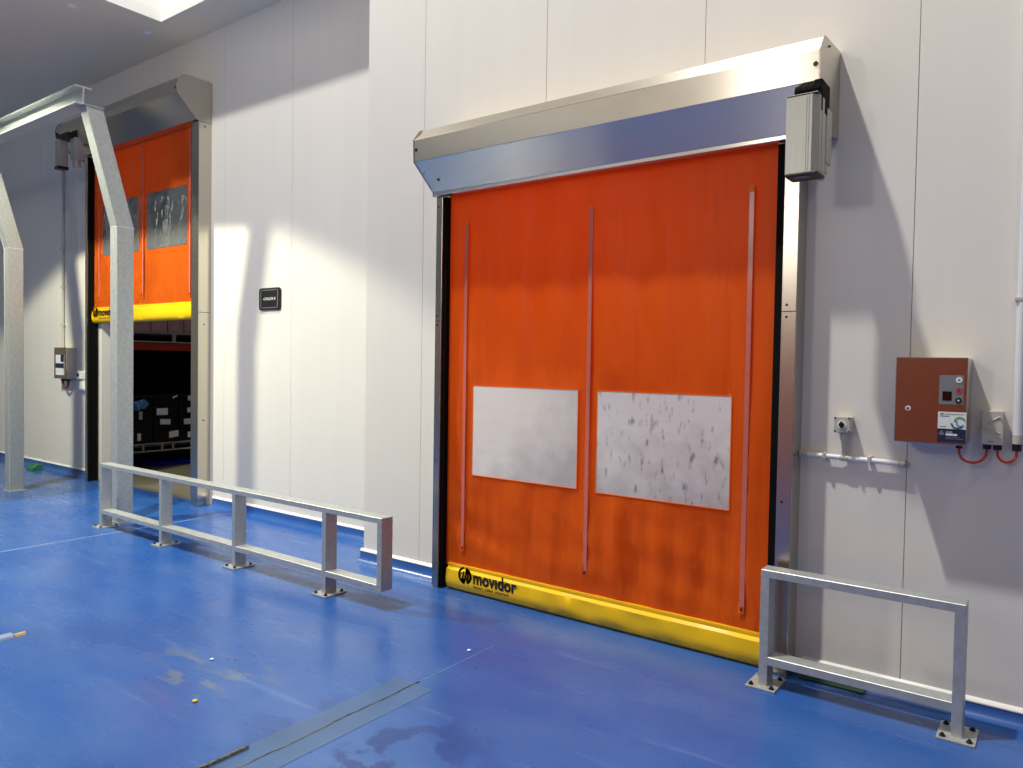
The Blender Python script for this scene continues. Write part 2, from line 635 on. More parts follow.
cove('baseboard_front_left', CX - 0.02, DX0 - 0.075, WF, 'trim_4')
cove('baseboard_front_right', DX1 + 0.10, 5.5, WF, 'trim_5', 0.061)
cove('baseboard_left_near', EX1 + 0.16, CX - 0.01, WR, 'trim_6')
cove('baseboard_left_far', -17, EX0 - 0.13, WR, 'trim_7')

# floor joints and repair patch
bm = BM()
box(bm, -6.674, -6.662, -3, 4.31, 0.0, 0.0015)
struct('trim_8', bm, M_JOINT)
bm = BM()
box(bm, -2.58, -2.345, 0.6, 2.585, 0.0, 0.0012)
struct('trim_9', bm, M_PATCH)
bm = BM()
for k in range(14):
    y0 = 0.7 + k * 0.137
    jx = -2.462 + 0.004 * math.sin(k * 1.7)
    box(bm, jx - 0.004, jx + 0.004, y0, y0 + 0.139, 0.001, 0.0026)
struct('trim_10', bm, M_JOINTD)
bm = BM()
box(bm, -2.4615, -2.4595, 2.6, 3.2, 0.0, 0.0012)
struct('trim_11', bm, M_JOINT)
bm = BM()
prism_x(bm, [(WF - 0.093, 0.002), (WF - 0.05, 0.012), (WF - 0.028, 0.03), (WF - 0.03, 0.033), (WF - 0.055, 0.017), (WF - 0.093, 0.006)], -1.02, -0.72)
struct('trim_12', bm, M_GGLOW)  # green glow along the skirting, painted as a thin strip

# lit room behind the near door
bm = BM()
box(bm, -4.0, -0.4, 7.4, 7.5, 0, 3.2)
box(bm, -4.1, -4.0, WF + 0.13, 7.5, 0, 3.2)
box(bm, -0.4, -0.3, WF + 0.13, 7.5, 0, 3.2)
box(bm, -4.1, -0.3, WF + 0.13, 7.5, 3.2, 3.3)
struct('wall_inner_room', bm, M_ROOM)
bm = BM()
box(bm, -4.0, -0.4, WR + 0.13, 7.4, -0.1, -0.002)
struct('floor_inner_room', bm, M_FLOOR)

# dark cold room behind the far door
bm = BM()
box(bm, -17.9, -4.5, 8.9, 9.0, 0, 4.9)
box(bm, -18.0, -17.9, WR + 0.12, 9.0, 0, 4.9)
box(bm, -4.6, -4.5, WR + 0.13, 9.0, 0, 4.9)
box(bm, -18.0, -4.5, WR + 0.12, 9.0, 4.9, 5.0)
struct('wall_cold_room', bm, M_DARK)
bm = BM()
box(bm, EX0 - 0.002, EX0 + 0.012, WR + 0.0, WR + 0.125, 0.0, EZ)
box(bm, EX1 - 0.012, EX1 + 0.002, WR + 0.0, WR + 0.125, 0.0, EZ)
struct('trim_13', bm, M_TRIM)


# ------------------------------------------------------------------ roll-up doors
def curtain_mesh(x0, x1, z0, z1, y, wins, amp, seed):
    xs = set([x0, x1])
    zs = set([z0, z1])
    for a, b, c, d in wins:
        xs |= {a, b}
        zs |= {c, d}

    def refine(s, step):
        s = sorted(s)
        out = [s[0]]
        for a, b in zip(s, s[1:]):
            n = max(1, round((b - a) / step))
            out += [a + (b - a) * k / n for k in range(1, n + 1)]
        return out
    X = refine(xs, 0.022)
    Z = refine(zs, 0.035)
    bm = BM()
    V = {}
    for i, x in enumerate(X):
        for j, z in enumerate(Z):
            u = (z - z0) / (z1 - z0)
            d = amp * 1.0 * noise.noise(Vector((x * 5 + seed, z * 0.55, seed)))
            d += amp * 0.8 * noise.noise(Vector((x * 13, z * 1.2, seed + 3))) * (1 - u) ** 1.5
            d += amp * 0.9 * noise.noise(Vector((x * 4 + z * 5, z * 7, seed + 9))) * max(0, 1 - u * 2.2)
            d += amp * 0.8 * noise.noise(Vector((x * 9 + z * 2.2, z * 0.9, seed + 5))) * min(1, max(0, 1.15 - u))
            edge = min(1, (x - x0) / 0.1, (x1 - x) / 0.1, 0.12 + (z - z0) / 0.22)
            for a, b, c, e in wins:
                dx = max(a - x, x - b, 0)
                dz = max(c - z, z - e, 0)
                edge = min(edge, math.hypot(dx, dz) / 0.12)
            V[i, j] = bm.verts.new((x, y + d * max(edge, 0), z))
    for i in range(len(X) - 1):
        for j in range(len(Z) - 1):
            mx, mz = (X[i] + X[i + 1]) / 2, (Z[j] + Z[j + 1]) / 2
            if any(a < mx < b and c < mz < d for a, b, c, d in wins):
                continue
            bm.faces.new((V[i, j], V[i + 1, j], V[i + 1, j + 1], V[i, j + 1]))
    bmesh.ops.solidify(bm, geom=bm.faces[:], thickness=0.0015)
    return bm


def rounded_rect(x0, x1, z0, z1, r, n=4):
    pts = []
    for cx, cz, a0 in ((x1 - r, z1 - r, 0), (x0 + r, z1 - r, 90), (x0 + r, z0 + r, 180), (x1 - r, z0 + r, 270)):
        for k in range(n + 1):
            a = math.radians(a0 + 90 * k / n)
            pts.append((cx + r * math.cos(a), cz + r * math.sin(a)))
    return pts


def zip_strip(root, x, z0, z1, y):
    bm = BM()
    box(bm, x - 0.013, x + 0.013, y - 0.007, y - 0.003, z0, z1, 0.001)
    s = obj('clear_strip', bm, M_PINK, root)
    bm = BM()
    for zc in (z0 - 0.018, z1 + 0.012):
        box(bm, x - 0.02, x + 0.012, y - 0.0045, y - 0.002, zc - 0.018, zc + 0.022, 0.0008)
    sub('end_patch', bm, M_CURT, s)
    bm = BM()
    cyl(bm, (x - 0.002, y - 0.012, z0 - 0.012), (x - 0.002, y - 0.004, z0 - 0.012), 0.007, 8)
    sub('zip_tab', bm, M_BOLT, s)


def bottom_bar(root, x0, x1, z0, z1, y, wr, part='bottom_bar'):
    bm = BM()
    n = int((x1 - x0) / 0.02)
    prof = [(-0.010, 0.98), (-0.012, 0.92), (-0.008, 0.84), (-0.028, 0.76), (-0.034, 0.45), (-0.034, 0.25), (-0.022, 0.08), (0.0, 0.0), (0.02, 0.02), (0.028, 0.3), (0.02, 0.8), (0.004, 0.98)]
    rings = []
    for i in range(n + 1):
        x = x0 + (x1 - x0) * i / n
        ring = []
        for k, (dy, u) in enumerate(prof):
            a = wr * noise.noise(Vector((x * 6 + u * 2, u * 2, 5))) * (0.7 if 2 < k < 5 else 0.08) * min(1, max(0, (x - x0 - 0.5) / 0.4) + 0.12)
            ring.append(bm.verts.new((x, y + dy + a, z0 + (z1 - z0) * u)))
        rings.append(ring)
    m_ = len(prof)
    for a, b in zip(rings, rings[1:]):
        for k in range(m_):
            bm.faces.new((a[k], a[(k + 1) % m_], b[(k + 1) % m_], b[k]))
    bm.faces.new(rings[0])
    bm.faces.new(rings[-1][::-1])
    return obj(part, bm, M_YEL, root, True, 'padded yellow bottom hem')


def logo(bar, x, z, y, s):
    """round m-mark beside the word, s = word width"""
    r = 0.13 * s
    cx, cz = x + r, z + 0.5 * r
    bm = BM()
    n = 28

    def disc_part(a0, a1, ri, ro):
        k = max(3, int(abs(a1 - a0) / 12))
        A = [math.radians(a0 + (a1 - a0) * i / k) for i in range(k + 1)]
        o_ = [(cx + ro * math.cos(a), cz + ro * math.sin(a)) for a in A]
        i_ = [(cx + ri * math.cos(a), cz + ri * math.sin(a)) for a in A]
        for j in range(k):
            q = [o_[j], o_[j + 1], i_[j + 1], i_[j]]
            bm.faces.new([bm.verts.new((p[0], y, p[1])) for p in q])

    def bar_(x0, z0, x1, z1, wd):
        d = Vector((x1 - x0, z1 - z0)).normalized()
        nn = Vector((-d.y, d.x)) * wd / 2
        q = [(x0 + nn.x, z0 + nn.y), (x1 + nn.x, z1 + nn.y), (x1 - nn.x, z1 - nn.y), (x0 - nn.x, z0 - nn.y)]
        bm.faces.new([bm.verts.new((cx + a * r, y - 0.0002, cz + b * r)) for a, b in q])
    disc_part(100, 250, r * 0.72, r)
    disc_part(-70, 82, r * 0.70, r)
    disc_part(20, 82, r * 0.30, r * 0.72)
    disc_part(222, 268, r * 0.4, r)
    bar_(-0.42, -0.5, -0.12, 0.45, 0.22)
    bar_(-0.05, -0.75, 0.22, 0.32, 0.22)
    bar_(0.30, -0.6, 0.52, 0.12, 0.22)
    bmesh.ops.solidify(bm, geom=bm.faces[:], thickness=0.0006)
    sub('round_logo', bm, M_INK, bar)
    text_mesh('lettering', 'mov\u0131dor', 0.1, M_INK, bar, (x + 2.25 * r, y, z - 0.25 * r), width=s * 0.80, height=s * 0.20, bold=0.0026)
    text_mesh('small_lettering', 'faster, safer, smarter', 0.03, M_BINK, bar, (x + 2.3 * r, y, z - 0.75 * r), width=s * 0.66, height=s * 0.05)


def header(root, x0, x1, prof, plate_prof, bolts):
    bm = BM()
    prism_x(bm, prof, x0 + 0.004, x1 - 0.004, 0.002)
    h = obj('header_box', bm, M_STEELH, root, False, 'stainless header box of the rolled curtain')
    for xa, xb in ((x0, x0 + 0.004), (x1 - 0.004, x1)):
        bm = BM()
        prism_x(bm, plate_prof, xa, xb)
        sub('end_plate', bm, M_STEELV, h)
    for (bx, by, bz, dy, dz) in bolts:
        bm = BM()
        d = Vector((0, dy, dz)).normalized()
        p = Vector((bx, by, bz))
        cyl(bm, p, p + d * 0.004, 0.011, 12)
        cyl(bm, p + d * 0.003, p + d * 0.006, 0.005, 6)
        sub('screw', bm, M_BOLT, h)
    return h


# ---- near door, closed
near = thing('roll_up_door', 'orange vinyl roll-up door, fully closed, with two fogged windows and yellow hem', 'door', (-2.26, 3.85, 0), 'high-speed roll-up doors')
YC = 3.84
wins = [(-3.155, -2.343, 0.80, 1.393), (-2.206, -1.40, 0.793, 1.392)]
obj('curtain', curtain_mesh(-3.385, -1.19, 0.16, 2.70, YC, wins, 0.022, 1.3), M_CURT, near, True, 'orange vinyl curtain with soft vertical folds')
for i, (a, b, c, d) in enumerate(wins):
    bm = BM()
    prism_y(bm, rounded_rect(a - 0.002, b + 0.002, c - 0.002, d + 0.002, 0.012), YC - 0.003, YC - 0.001)
    wdw = obj('window_pane', bm, [M_WINP, M_WIN][i], near, False, ['fogged clear plastic window, left', 'fogged clear plastic window with droplets, right'][i])
    bm = BM()
    t = 0.006
    for (p, q, r, s) in ((a - t, b + t, c - t, c), (a - t, b + t, d, d + t), (a - t, a, c, d), (b, b + t, c, d)):
        box(bm, p, q, YC - 0.0045, YC - 0.0015, r, s)
    sub('weld_border', bm, M_CURT, wdw)
for x, z0, z1 in ((-3.224, 0.31, 2.455), (-2.266, 0.315, 2.46), (-1.314, 0.295, 2.45)):
    zip_strip(near, x, z0, z1, YC - 0.008)
bar = bottom_bar(near, -3.350, -1.195, 0.003, 0.182, YC, 0.020)
logo(bar, -3.238, 0.093, YC - 0.0352, 0.446)
PROF = [(3.918, 2.68), (3.918, 3.09), (3.63, 3.075), (3.555, 2.995), (3.560, 2.855), (3.748, 2.690), (3.748, 2.668), (3.79, 2.665), (3.79, 2.68)]
PLATE = [(3.918, 2.675), (3.918, 3.10), (3.625, 3.08), (3.60, 3.062), (3.551, 2.998), (3.556, 2.852), (3.745, 2.688), (3.745, 2.664), (3.80, 2.664)]
header(near, -3.462, -0.925, PROF, PLATE, [(-0.945, 3.558, 2.93, -1, 0), (-3.44, 3.558, 2.93, -1, 0), (-0.928, 3.70, 3.05, 0, 1), (-3.43, 3.63, 2.80, -0.65, -0.75), (-3.35, 3.68, 2.752, -0.65, -0.75)])
for s, xa, xb in ((-1, -3.452, -3.398), (1, -1.136, -1.062)):
    bm = BM()
    box(bm, xa, xb, 3.775, WF - 0.0005, 0.0, 2.664, 0.003)
    j = obj('side_guide', bm, M_STEELV, near, False, 'tall stainless side guide')
    bm = BM()
    if s < 0:
        box(bm, xb, xb + 0.020, 3.80, 3.90, 0.0, 2.664)
    else:
        box(bm, xa - 0.042, xa, 3.80, 3.90, 0.0, 2.664)
    sub('brush_seal', bm, M_BLACK, j)
    xm = (xa + xb) / 2
    for z in (0.88, 1.86, 1.80, 2.60):
        bm = BM()
        cyl(bm, (xm - 0.01, 3.772, z), (xm - 0.01, 3.776, z), 0.006, 10)
        sub('screw', bm, M_BOLT, j)
    bm = BM()
    box(bm, xa + 0.003, xb - 0.003, 3.7735, 3.7755, 1.825, 1.829)
    sub('joint_line', bm, M_BOLT, j)
# motor under the right end of the header
bm = BM()
prism = [(-1.042, 3.462), (-0.930, 3.462), (-0.902, 3.488), (-0.902, 3.585), (-1.042, 3.585)]
a = [bm.verts.new((x, y, 2.425)) for x, y in prism]
b = [bm.verts.new((x, y, 2.765)) for x, y in prism]
bm.faces.new(a[::-1])
bm.faces.new(b)
for i in range(5):
    bm.faces.new((a[i], a[(i + 1) % 5], b[(i + 1) % 5], b[i]))
for x in (-0.955, -0.945):
    box(bm, x - 0.002, x + 0.002, 3.4595, 3.463, 2.43, 2.76)
box(bm, -0.904, -0.8995, 3.52, 3.55, 2.43, 2.76)
mot = obj('motor', bm, M_ALU, near, False, 'brushed aluminium motor housing hanging under the header')
bm = BM()
box(bm, -1.044, -0.900, 3.460, 3.587, 2.412, 2.4248, 0.003)
box(bm, -1.04, -0.905, 3.464, 3.583, 2.765, 2.775, 0.003)
sub('end_cap', bm, M_BLACKP, mot)
bm = BM()
box(bm, -1.01, -0.945, 3.475, 3.52, 2.408, 2.4125, 0.002)
sub('name_plate', bm, M_GINK, mot)
bm = BM()
for k in range(9):
    x = -1.02 + k * 0.0135
    cyl(bm, (x, 3.53, 2.80), (x + 0.0135, 3.53, 2.80), 0.034 if k % 2 else 0.031, 16)
box(bm, -0.935, -0.900, 3.50, 3.64, 2.70, 2.84, 0.004)
sub('cable_gland', bm, M_BLACK, mot)
bm = BM()
box(bm, -0.965, -0.899, 3.60, 3.69, 2.49, 2.74, 0.006)
cyl(bm, (-0.93, 3.64, 2.45), (-0.93, 3.64, 2.492), 0.026)
cyl(bm, (-0.93, 3.64, 2.42), (-0.93, 3.64, 2.452), 0.014)
sub('gearbox', bm, M_ALU, mot)

# ---- far door, half raised
far = thing('roll_up_door', 'orange vinyl roll-up door half raised over the dark cold room doorway', 'door', (-8.44, 4.34, 0), 'high-speed roll-up doors')
YF = 4.34
wf = [(-9.425, -8.56, 2.77, 3.385), (-8.38, -7.55, 2.765, 3.39)]
obj('curtain', curtain_mesh(-9.66, -7.335, 2.12, 4.03, YF, wf, 0.010, 7.7), M_CURT, far, True, 'orange vinyl curtain raised above head height')
for i, (a, b, c, d) in enumerate(wf):
    bm = BM()
    prism_y(bm, rounded_rect(a - 0.002, b + 0.002, c - 0.002, d + 0.002, 0.012), YF - 0.003, YF - 0.001)
    obj('window_pane', bm, M_WINC, far, False, 'wrinkled clear plastic window')
for x, z0, z1 in ((-9.50, 2.27, 3.95), (-8.45, 2.26, 3.95), (-7.475, 2.24, 3.95)):
    zip_strip(far, x, z0, z1, YF - 0.006)
bar = bottom_bar(far, -9.665, -7.34, 1.955, 2.150, YF, 0.012)
logo(bar, -9.60, 2.05, YF - 0.0375, 0.5)
PR2 = [(4.398, 3.985), (4.398, 4.39), (4.14, 4.395), (4.075, 4.378), (4.03, 4.33), (4.012, 4.27), (4.02, 4.20), (4.235, 3.99)]
header(far, -9.93, -7.18, PR2, [(4.398, 3.978), (4.398, 4.395), (4.14, 4.401), (4.07, 4.385), (4.026, 4.335), (4.007, 4.27), (4.015, 4.196), (4.233, 3.978)], [(-7.20, 4.01, 4.24, -1, 0), (-7.2, 4.36, 4.401, 0, 1)])
for s, xa, xb in ((-1, -9.70, -9.655), (1, -7.29, -7.185)):
    bm = BM()
    box(bm, xa, xb, 4.255, WR - 0.0005, 0.0, 3.978, 0.003)
    j = obj('side_guide', bm, M_STEELV, far, False, 'tall stainless side guide')
    bm = BM()
    if s < 0:
        box(bm, xb, xb + 0.012, 4.27, 4.385, 0.0, 3.978)
    else:
        box(bm, xa - 0.05, xa, 4.27, 4.385, 0.0, 3.978)
    sub('brush_seal', bm, M_BLACK if s < 0 else M_STEELV, j)
    for z in (0.9, 1.9, 3.93):
        bm = BM()
        cyl(bm, (xb, 4.32, z), (xb + 0.004, 4.32, z), 0.008, 10)
        sub('screw', bm, M_BOLT, j)
    bm = BM()
    box(bm, xb - 0.001, xb + 0.001, 4.26, 4.395, 2.02, 2.025)
    sub('joint_line', bm, M_BOLT, j)
bm = BM()
box(bm, -9.79, -9.69, 3.95, 4.06, 3.815, 4.13, 0.008)
mot = obj('motor', bm, M_ALU, far, False, 'aluminium motor housing at the left end of the header')
bm = BM()
box(bm, -9.793, -9.687, 3.945, 4.065, 3.78, 3.815, 0.004)
box(bm, -9.80, -9.50, 3.97, 4.10, 4.13, 4.19, 0.01)
tube(bm, [(-9.83, 4.0, 4.16), (-9.87, 4.0, 4.20), (-9.89, 4.02, 4.25), (-9.86, 4.05, 4.28), (-9.80, 4.06, 4.26)], 0.012, 8)
sub('end_cap', bm, M_BLACKP, mot)
bm = BM()
box(bm, -9.60, -9.48, 4.04, 4.14, 3.88, 4.14, 0.008)
cyl(bm, (-9.54, 4.09, 3.80), (-9.54, 4.09, 3.88), 0.045)
sub('gearbox', bm, M_ALU, mot)


# ------------------------------------------------------------------ guard rails
def base_plate(root, x0, x1, y0, y1, post):
    bm = BM()
    box(bm, x0, x1, y0, y1, 0.0, 0.010, 0.002)
    pl = sub('base_plate', bm, M_GALV, post)
    for sx in (x0 + 0.022, x1 - 0.022):
        for sy in (y0 + 0.022, y1 - 0.022):
            bm = BM()
            cyl(bm, (sx, sy, 0.010), (sx, sy, 0.013), 0.013, 16)
            cyl(bm, (sx, sy, 0.013), (sx, sy, 0.020), 0.0095, 6)
            cyl(bm, (sx, sy, 0.020), (sx, sy, 0.025), 0.005, 8)
            sub_b = sub('bolt', bm, M_BOLT, post)


def guard(label, xs, x_end, y0, y1, w_, zt, zrail, top_h, x_first, loc, miter):
    t = thing('guard_rail', label, 'guard rail', loc, 'galvanised guard rails bolted to the floor')
    xe = x_end
    bm = BM()
    prism_x(bm, [(y0, zt - top_h), (y1, zt - top_h), (y1, zt), (y0, zt)], x_first, xe, 0.0025)
    obj('top_rail', bm, M_GALV, t)
    bm = BM()
    prism_x(bm, [(y0 + 0.001, zrail - top_h - 0.003), (y1 - 0.001, zrail - top_h - 0.003), (y1 - 0.001, zrail), (y0 + 0.001, zrail)], x_first + 0.02, xe - 0.002, 0.0025)
    obj('bottom_rail', bm, M_GALV, t)
    for x in xs:
        bm = BM()
        box(bm, x, x + w_, y0 + 0.0005, y1 - 0.0005, 0.008, zt - top_h + 0.001, 0.002)
        p = obj('post', bm, M_GALV, t)
        base_plate(t, x + w_ / 2 - 0.071, x + w_ / 2 + 0.071, (y0 + y1) / 2 - 0.09, (y0 + y1) / 2 + 0.09, p)
    if miter:
        bm = BM()
        box(bm, xe - w_, xe - 0.0005, y0 + 0.0005, y1 - 0.0005, zrail - top_h - 0.003, zt - top_h + 0.001, 0.002)
        obj('end_upright', bm, M_GALV, t, False, 'end upright stopping above the floor')
    return t


guard('long galvanised guard rail with four bolted posts in front of the far doorway', [-6.992, -5.958, -4.922, -3.90], -3.335, 3.19, 3.285, 0.042, 0.582, 0.163, 0.036, -6.992, (-5.2, 3.24, 0), True)
guard('short galvanised guard rail with two posts right of the closed orange door', [-1.148, -0.337], -0.295, 3.605, 3.70, 0.042, 0.573, 0.152, 0.038, -1.148, (-0.72, 3.65, 0), False)

# goal-post frame in front of the far door
portal = thing('door_protection_frame', 'tall galvanised goal-post frame with cranked posts before the half raised door', 'frame', (-8.35, 3.45, 0))
for x0, x1 in ((-7.165, -7.035), (-9.655, -9.53)):
    bm = BM()
    prof = [(3.37, 0.0), (3.52, 0.0), (3.52, 2.755), (3.243, 3.777), (3.092, 3.777), (3.37, 2.745)]
    prism_x(bm, prof, x0, x1, 0.006)
    p = obj('post', bm, M_GALV, portal, False, 'cranked square steel post leaning forward at the top')
    bm = BM()
    box(bm, x0 - 0.03, x1 + 0.03, 3.36, 3.54, 0.0, 0.008)
    sub('base_plate', bm, M_GALV, p)
    bm = BM()
    box(bm, x0 - 0.0008, x1 + 0.0008, 3.367, 3.523, 2.747, 2.752)
    sub('weld_seam', bm, M_WINK, p)
bm = BM()
box(bm, -13.0, -7.08, 3.02, 3.165, 3.785, 3.797)
box(bm, -13.0, -7.08, 3.02, 3.165, 3.935, 3.947)
box(bm, -13.0, -7.08, 3.087, 3.098, 3.796, 3.936)
obj('beam', bm, M_GALV, portal, False, 'flanged steel beam across the top')
bm = BM()
box(bm, -7.175, -7.03, 3.07, 3.25, 3.777, 3.785)
obj('cap_plate', bm, M_GALV, portal)

# ------------------------------------------------------------------ controls beside the near door
cp = thing('control_panel', 'stainless door control panel with keypad and sticker right of the closed door', 'control panel', (-0.467, WF, 1.23))
bm = BM()
box(bm, -0.603, -0.330, 3.738, WF - 0.0005, 1.228, 1.603, 0.004)
obj('body', bm, M_STEELV, cp)
bm = BM()
box(bm, -0.606, -0.327, 3.72, 3.737, 1.226, 1.605, 0.004)
dr = obj('front_door', bm, M_PANEL, cp, False, 'reddish brushed steel front')
bm = BM()
cyl(bm, (-0.552, 3.714, 1.378), (-0.552, 3.721, 1.378), 0.011, 20)
cyl(bm, (-0.552, 3.710, 1.378), (-0.552, 3.7145, 1.378), 0.006, 3)
sub('lock', bm, M_WLAB, dr, True)
bm = BM()
cyl(bm, (-0.552, 3.7085, 1.378), (-0.552, 3.7105, 1.378), 0.0055, 12)
sub('key_slot', bm, M_BLACKP, dr)
bm = BM()
box(bm, -0.433, -0.341, 3.7165, 3.7205, 1.402, 1.527, 0.001)
kp = obj('keypad', bm, M_KEYPAD, cp, False, 'grey keypad with a small display and three buttons')
bm = BM()
box(bm, -0.420, -0.385, 3.7155, 3.7175, 1.418, 1.458)
sub('display', bm, M_DISP, kp)
for z, m1, m2 in ((1.508, M_WINK, M_INK), (1.464, M_RED, M_INK), (1.420, M_INK, M_WINK)):
    bm = BM()
    cyl(bm, (-0.359, 3.7145, z), (-0.359, 3.7172, z), 0.0125, 20)
    bt = sub('button', bm, m1, kp)
    bm = BM()
    cyl(bm, (-0.359, 3.7138, z), (-0.359, 3.7147, z), 0.0048, 4)
    b2 = obj('button_symbol', bm, m2, None)
    b2.parent = kp
bm = BM()
box(bm, -0.4345, -0.3285, 3.7168, 3.7205, 1.296, 1.369)
sk = obj('sticker', bm, M_WLAB, cp, False, 'white and navy sticker with a green round logo')
bm = BM()
box(bm, -0.4345, -0.3285, 3.7168, 3.7205, 1.237, 1.2958)
sub('navy_band', bm, M_NAVY, sk)


def arc_mesh(cx, cz, r, wd, a0, a1, y):
    bm = BM()
    k = 14
    A = [math.radians(a0 + (a1 - a0) * i / k) for i in range(k + 1)]
    prof = [(cx + (r + wd / 2) * math.cos(a), cz + (r + wd / 2) * math.sin(a)) for a in A]
    prof += [(cx + (r - wd / 2) * math.cos(a), cz + (r - wd / 2) * math.sin(a)) for a in reversed(A)]
    prism_y(bm, prof, y, y + 0.0012)
    return bm


sub('logo_arc', arc_mesh(-0.352, 1.328, 0.019, 0.0065, 20, 175, 3.7148), M_GREEN, sk)
sub('logo_arc', arc_mesh(-0.361, 1.321, 0.021, 0.0065, 180, 330, 3.7145), M_DGREEN, sk)
sub('logo_arc', arc_mesh(-0.350, 1.324, 0.014, 0.005, 150, 330, 3.7142), M_BLUEINK, sk)
for (x0_, x1_, z0_, z1_) in ((-0.426, -0.413, 1.357, 1.363), (-0.426, -0.391, 1.349, 1.3525), (-0.408, -0.336, 1.359, 1.361), (-0.426, -0.402, 1.304, 1.3065)):
    bm = BM()
    box(bm, x0_, x1_, 3.7160, 3.7170, z0_, z1_)
    sub('printed_line', bm, M_GINK, sk)
for (x0_, x1_, z0_, z1_, m_) in ((-0.403, -0.378, 1.275, 1.286, M_LINK), (-0.403, -0.360, 1.267, 1.275, M_WINK), (-0.403, -0.350, 1.2585, 1.2605, M_LINK), (-0.403, -0.336, 1.2525, 1.2540, M_LINK)):
    bm = BM()
    box(bm, x0_, x1_, 3.7160, 3.7170, z0_, z1_)
    sub('printed_line', bm, m_, sk)
bm = BM()
prism_y(bm, [(-0.430, 1.268), (-0.408, 1.268), (-0.411, 1.279), (-0.419, 1.289), (-0.427, 1.279)], 3.7160, 3.7170)
sub('triangle_mark', bm, M_GINK, sk)
bm = BM()
cyl(bm, (-0.362, 3.83, 1.205), (-0.362, 3.83, 1.228), 0.014, 12)
obj('gland', bm, M_BLACKP, cp)

jb = thing('junction_box', 'small pale plastic junction box with raised V ribs right of the control panel', 'junction box', (-0.24, WF, 1.23))
bm = BM()
box(bm, -0.279, -0.204, 3.862, WF - 0.0005, 1.232, 1.374, 0.005)
obj('body', bm, M_GREYP, jb)
bm = BM()
box(bm, -0.283, -0.200, 3.842, 3.861, 1.228, 1.378, 0.005)
obj('cover', bm, M_GREYP, jb)
bm = BM()


def rib(bm, p, q, r=0.0035):
    cyl(bm, (p[0], 3.841, p[1]), (q[0], 3.841, q[1]), r, 8)


rib(bm, (-0.276, 1.312), (-0.214, 1.352))
rib(bm, (-0.214, 1.352), (-0.208, 1.338), 0.003)
rib(bm, (-0.276, 1.312), (-0.212, 1.278))
rib(bm, (-0.272, 1.300), (-0.208, 1.262), 0.003)
rib(bm, (-0.276, 1.312), (-0.272, 1.300), 0.003)
obj('ribs', bm, M_GREYP, jb, True)
bm = BM()
box(bm, -0.257, -0.237, 3.8410, 3.8425, 1.240, 1.244)
obj('maker_mark', bm, M_GINK, jb)
for x in (-0.262, -0.222):
    bm = BM()
    cyl(bm, (x, 3.88, 1.205), (x, 3.88, 1.230), 0.016, 12)
    obj('gland', bm, M_BLACKP, jb)


def ucurve(x0, x1, y0, y1, zt, depth, n=16):
    pts = []
    for i in range(n + 1):
        a = math.pi * i / n
        u = (1 - math.cos(a)) / 2
        pts.append((x0 + (x1 - x0) * u, y0 + (y1 - y0) * u, zt - depth * math.sin(a) ** 0.8))
    return pts


bm = BM()
tube(bm, [(-0.362, 3.83, 1.21)] + ucurve(-0.362, -0.262, 3.83, 3.88, 1.198, 0.055) + [(-0.262, 3.88, 1.21)], 0.0058)
tag(obj('cable', bm, M_CABLE, None, True), 'orange cable looping from the control panel to the junction box', 'cable', 'orange cable loops')
bm = BM()
tube(bm, [(-0.222, 3.88, 1.21)] + ucurve(-0.222, -0.152, 3.88, 3.885, 1.198, 0.045) + [(-0.152, 3.885, 1.21)], 0.0058)
tag(obj('cable', bm, M_CABLE, None, True), 'orange cable looping from the junction box to the tall white pipe', 'cable', 'orange cable loops')

vp = thing('conduit_pipe', 'tall white vertical conduit pipe at the right edge of the picture', 'pipe', (-0.152, 3.885, 1.2))
bm = BM()
cyl(bm, (-0.152, 3.885, 1.262), (-0.152, 3.885, 3.9), 0.0185, 20)
obj('pipe', bm, M_WHITEP, vp, True)
bm = BM()
cyl(bm, (-0.152, 3.885, 1.236), (-0.152, 3.885, 1.275), 0.0215, 20)
obj('coupling', bm, M_GREYP, vp, True)
bm = BM()
cyl(bm, (-0.152, 3.885, 1.205), (-0.152, 3.885, 1.236), 0.0175, 12)
obj('gland', bm, M_BLACKP, vp)
bm = BM()
box(bm, -0.178, -0.126, 3.864, WF - 0.0005, 1.852, 1.868, 0.002)
obj('saddle_clip', bm, M_GREYP, vp)

isw = thing('isolator_switch', 'small grey isolator switch with black knob above the horizontal conduit', 'switch', (-0.853, WF, 1.24))
bm = BM()
box(bm, -0.889, -0.817, 3.852, WF - 0.0005, 1.241, 1.315, 0.005)
obj('body', bm, M_GREYP, isw)
bm = BM()
box(bm, -0.891, -0.815, 3.842, 3.853, 1.239, 1.317, 0.004)
obj('cover', bm, M_GREYP, isw)
for x in (-0.884, -0.822):
    for z in (1.246, 1.310):
        bm = BM()
        cyl(bm, (x, 3.839, z), (x, 3.8425, z), 0.004, 10)
        obj('screw', bm, M_BLACKP, isw)
bm = BM()
cyl(bm, (-0.853, 3.838, 1.278), (-0.853, 3.8425, 1.278), 0.021, 24)
dl = obj('dial', bm, M_WLAB, isw, True)
bm = BM()
cyl(bm, (-0.853, 3.826, 1.278), (-0.853, 3.838, 1.278), 0.012, 16)
box(bm, -0.857, -0.849, 3.820, 3.828, 1.262, 1.294, 0.001)
sub('knob', bm, M_BLACKP, dl)
bm = BM()
cyl(bm, (-0.848, 3.885, 1.200), (-0.848, 3.885, 1.241), 0.020, 14, 0.020)
cyl(bm, (-0.848, 3.89, 1.130), (-0.848, 3.885, 1.205), 0.011, 14, 0.016)
obj('outlet_tube', bm, M_GREYP, isw, True)

